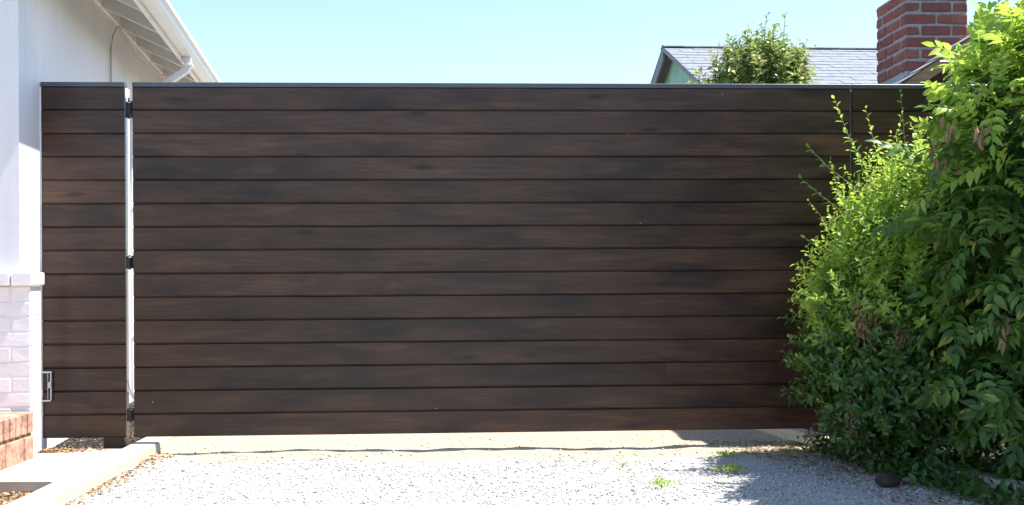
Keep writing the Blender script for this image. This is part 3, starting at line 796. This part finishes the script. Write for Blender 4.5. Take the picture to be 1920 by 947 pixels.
foliage(WS, TW, Pw[~lit_w], fd[~lit_w], nn[~lit_w], sz[~lit_w], m_wist, (2.9,5.0,1.2), nparts=190)
foliage(WS, TW, Pw[lit_w], fd[lit_w], nn[lit_w], sz[lit_w]*.85, m_wlit, (2.9,5.0,1.7), nparts=110, stuff='young_lit_foliage')
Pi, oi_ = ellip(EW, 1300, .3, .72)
extra(WS, TW[1], Pi, unit(oi_+rng.normal(size=Pi.shape)*.7), unit(np.array((0,0,1))+rng.normal(size=Pi.shape)*.5), .18+.08*rng.random(len(Pi)), m_mature_shaded, 'inner_foliage')
# the same growth extended out of frame, made tall to darken reflections in the gate
EH = [((3.75+.03*(4-y),y,1.7),(.75,.75,1.8)) for y in (4.0,3.0,2.0,1.0,0,-1.,-2.,-3.,-4.)]
Ph, oh = ellip(EH, 9000, .75, 1.0)
extra(WS, TW[0], Ph, unit(oh+rng.normal(size=Ph.shape)*.5), unit(np.array((0,0,1))+oh*.5+rng.normal(size=Ph.shape)*.3), .27+.10*rng.random(len(Ph)), m_mature_shaded, 'outer_foliage')
m = MB()
for k in range(11):
    a = k*.57; b0 = Vector((3.0+.1*math.cos(a), 5.35+.08*math.sin(a), -.02)); e = Vector((3.0+.6*math.cos(a), 5.2+.45*math.sin(a), 1.6+.9*random.random()))
    mid = (b0+e)/2+Vector((.1*math.cos(a*2), .1*math.sin(a), .1)); m.tube([b0, b0.lerp(mid,.5)+Vector((.03,0,.05)), mid, e], [.035, .028, .018, .006], 7)
child_world(m.build('stem', m_bark, WS), WS)
# hanging brown pods and dry flower strings
for (x, y, z, k) in ((2.17,4.50,.80,6), (2.10,4.60,1.70,7), (1.98,4.75,1.60,5), (2.02,4.75,1.74,6)):
    P_ = np.array((x,y,z))+rng.normal(size=(k,3))*np.array((.018,.02,.045))
    extra(WS, leaf_template(.30,.35,.2), P_, unit(np.array((0,0,-1))+rng.normal(size=(k,3))*.15), unit(rng.normal(size=(k,3))), .05+.025*rng.random(k), m_deadleaf, 'seed_pods')

# --- glossy shrub behind the gate
GB = empty('glossy_shrub', (1.92, 8.0, 0)); tag(GB, 'rounded shrub with shiny leaves showing above the gate in front of the grey roof', 'shrub')
T3 = leaf_template(.56, .22, .2)
E3 = [((1.92,8.0,2.38),(.38,.36,.42)), ((2.04,8.0,2.60),(.24,.24,.28)), ((1.64,8.0,2.30),(.20,.20,.28)), ((1.92,8.0,1.6),(.5,.45,.7))]
Pg, og = ellip(E3, 1050, .60, 1.0)
dg = unit(og*.6+np.array((0,0,1.0))+rng.normal(size=Pg.shape)*.35)
q = shoots(Pg, dg, .10+.10*rng.random(len(Pg)), 11, T3, .062, .9)
foliage(GB, T3, *q[:4], m_gloss, (1.92,8.0,2.6), nparts=270)
child_world(stems('twigs', q[4], .0022, m_twig, GB, 2), GB)
Pi, oi_ = ellip(E3, 1700, .3, .85)
extra(GB, T3, Pi, unit(oi_+rng.normal(size=Pi.shape)*.8), unit(rng.normal(size=Pi.shape)+np.array((0,0,1))), .05, m_gloss, 'inner_foliage')
Pr, orr = ellip([((2.15,7.30,1.0),(.36,.34,1.0)), ((2.0,7.6,.9),(.4,.4,.9))], 2600, .3, 1.0)  # unseen clump added behind the gate to shade the ground there
extra(GB, T3, Pr, unit(orr+rng.normal(size=Pr.shape)*.6), unit(rng.normal(size=Pr.shape)+np.array((0,0,1))), .085+.03*rng.random(len(Pr)), m_gloss, 'added_shade_foliage')
for x, z, L_ in ((1.60,2.66,.24),(1.69,2.70,.22),(1.84,2.82,.20),(1.98,2.92,.20),(2.13,2.90,.24),(2.24,2.6,.2),(1.76,2.7,.25),(2.05,2.9,.15)):
    a = np.array((x,8.0,z-.05)); q = shoots(a[None], unit(np.array([[.03,0,1.]])), np.array([L_*.95]), 9, T3, .058, .9)
    extra(GB, T3, *q[:4], m_gloss, 'shoot_leaves'); child_world(stems('shoot_stem', q[4], .003, m_twig, GB), GB)
m = MB()
for k in range(7):
    a = k*.9; m.tube([(1.92+.05*math.cos(a), 8+.05*math.sin(a), -.03), (1.92+.2*math.cos(a), 8+.15*math.sin(a), 1.1), (1.9+.3*math.cos(a), 8+.25*math.sin(a), 2.4)], [.02,.014,.004], 6)
child_world(m.build('stem', m_bark, GB), GB)

# --- far tree behind the chimney
FT = empty('tree', (7.4, 15.5, 0)); tag(FT, 'distant leafy tree top seen between the chimney and the wisteria', 'tree')
E4 = [((7.5,15.5,3.9),(1.1,1.0,1.05)), ((8.3,15.6,4.3),(1.0,1.0,1.0)), ((6.9,15.4,3.2),(.8,.8,.8)), ((8.9,15.5,3.5),(1.0,1.0,1.0))]
Pf, of_ = ellip(E4, 9000, .6, 1.0)
V, F = place(leaf_template(.5,.2,.1), Pf, unit(of_+rng.normal(size=Pf.shape)*.8), unit(rng.normal(size=Pf.shape)+np.array((0,0,1))), .11+.06*rng.random(len(Pf)))
o = child_world(link('crown', np_mesh('crown', V, F, m_far, True), FT), FT); o['kind'] = 'stuff'
m = MB(); m.tube([(7.4,15.5,-.05),(7.45,15.5,1.4),(7.6,15.5,2.6)], [.16,.12,.09], 10)
for a in range(6): m.tube([(7.6,15.5,2.5),(7.8+.6*math.cos(a),15.5+.5*math.sin(a),3.4),(7.8+1.1*math.cos(a),15.5+.9*math.sin(a),4.2)], [.07,.05,.02], 6)
child_world(m.build('trunk', m_bark, FT), FT)

# --- weeds, litter
def tuft(x, y, r, n, h, label, mat=m_young_lit, group=None, sz=.017):
    o = empty('weed', (x, y, 0)); tag(o, label, 'weed', group)
    P_ = np.stack([x+rng.normal(size=n)*r, y+rng.normal(size=n)*r*.8, .006+h*rng.random(n)**1.5], 1)
    ff = unit(np.stack([P_[:,0]-x, P_[:,1]-y, .03+.04*rng.random(n)], 1)+rng.normal(size=(n,3))*.02)
    extra(o, T1, P_, ff, unit(np.array((0,0,1))+rng.normal(size=(n,3))*.4), sz*(.6+.8*rng.random(n)), mat, 'leaves')
    m = MB()
    for k in range(min(12, n)): m.tube([(x, y, -.004), ((x+P_[k,0])/2, (y+P_[k,1])/2, P_[k,2]+.004), tuple(P_[k])], [.0014, .001, .0007], 4, False)
    child_world(m.build('stems', m_shoot, o), o); return o
tuft(1.165, 5.44, .036, 130, .012, 'bright green weed patch on the gravel in the open sun', m_young_lit)
tuft(1.225, 5.88, .045, 110, .012, 'green weed patch on the gravel just behind the sunlit one')
tuft(.735, 5.05, .034, 90, .02, 'small flat weed on the gravel, nearest the picture bottom')
tuft(.60, 5.60, .016, 18, .01, 'tiny weed sprig alone in the middle of the gravel', sz=.015)
tuft(1.60, 5.90, .013, 20, .06, 'thin upright weed sprig at the sunny edge of the kerb shade', sz=.015)
def cover(name, fpos, n, mat, sz, label, h):
    P_ = fpos(n); n = len(P_); P_[:,2] += h*rng.random(n)**2
    V, F = place(T1, P_, unit(rng.normal(size=(n,3))+np.array((0,0,.4))), unit(np.array((0,0,1))+rng.normal(size=(n,3))*.5), sz*(.6+.8*rng.random(n)))
    o = link(name, np_mesh(name, V, F, mat, True)); tag(o, label, name.replace('_', ' '), kind='stuff')
def along_r(a, b, w0, w1):
    def f(n):
        Y = a+(b-a)*rng.random(n); c = .5+.5*np.sin(Y*17)*np.sin(Y*7.3+1); X = kerbR(Y)+w0+(w1-w0)*rng.random(n)
        k = rng.random(n) < .35+.65*c; return np.stack([X[k], Y[k], 0*X[k]], 1)
    return f
cover('ground_cover', along_r(4.9, 6.1, -.22, .12), 2600, m_mature_shaded, .035, 'low green creeping plants along the right kerb under the shrub', .10)
cover('ground_cover', along_r(4.3, 5.4, -.30, -.02), 700, m_mature_shaded, .05, 'shaded creeping plants along the near right kerb under the wisteria', .06)
def fr(n):
    Y = 4.4+2.1*rng.random(n); X = kerbR(Y)-.62*rng.random(n)**1.8-.0; return np.stack([X, Y, gz(X, Y)+.004], 1)
leafy('leaf_litter', fr(2800), m_dry, .022, 'dry leaf litter in the shade along the right kerb', 'leaf litter')
def fl(n):
    a = n//3
    Y = 4.3+1.75*rng.random(n-2*a); X = -2.10+.12*rng.random(len(Y))**2
    A = np.stack([X, Y, gz(X, Y)+.004], 1)
    X = -2.70+rng.gamma(1.3, .07, a); Y = 5.86+.11*(rng.random(a)-.4); Y = np.minimum(Y, 5.98); B_ = np.stack([X, Y, 0*X+.055], 1)
    X = -2.9+.62*rng.random(a); Y = 4.75+.27*rng.random(a); C_ = np.stack([X, Y, 0*X-.006], 1)
    return np.concatenate([A, B_, C_])
leafy('dry_leaves', fl(1200), m_dry, .026, 'dry curled leaves beside the left kerb and brick porch', 'dry leaves')
def fm(n):
    Y = 5.97+2.6*rng.random(n)**1.5; X = -2.95+.66*rng.random(n); X = np.minimum(X, -2.31); return np.stack([X, Y, 0*X], 1)
tag(stones('mulch', 5000, fm, .004, .014, m_mulch, .5), 'coarse brown mulch behind the path under the left fence panel', 'mulch')
# a dark stone and a pale one at the shaded edge
def rock(name, x, y, r, mat, label, seed):
    random.seed(seed); import bmesh
    b = bmesh.new(); bmesh.ops.create_icosphere(b, subdivisions=3, radius=1)
    for v in b.verts:
        k = 1+.16*math.sin(v.co.x*3.1+seed)+.12*math.sin(v.co.y*4.3+v.co.z*3)+random.uniform(-.03, .03)
        v.co = Vector((v.co.x*r*1.25*k, v.co.y*r*k, v.co.z*r*.72*k+r*.45))
    me = bpy.data.meshes.new(name); b.to_mesh(me); b.free(); me.materials.append(mat)
    for p in me.polygons: p.use_smooth = True
    tag(link(name, me, None, (x, y, 0)), label, 'stone')
rock('stone', 1.855, 5.05, .050, simple('dark_stone', (.045, .032, .024), .9, .3, 20, .6, 50), 'dark round lump at the edge of the bush shade', 3)
rock('stone', 1.98, 5.12, .022, simple('pale_stone', (.22, .20, .19), .9, .3, 20, .6, 50), 'small pale stone next to the dark round lump', 5)
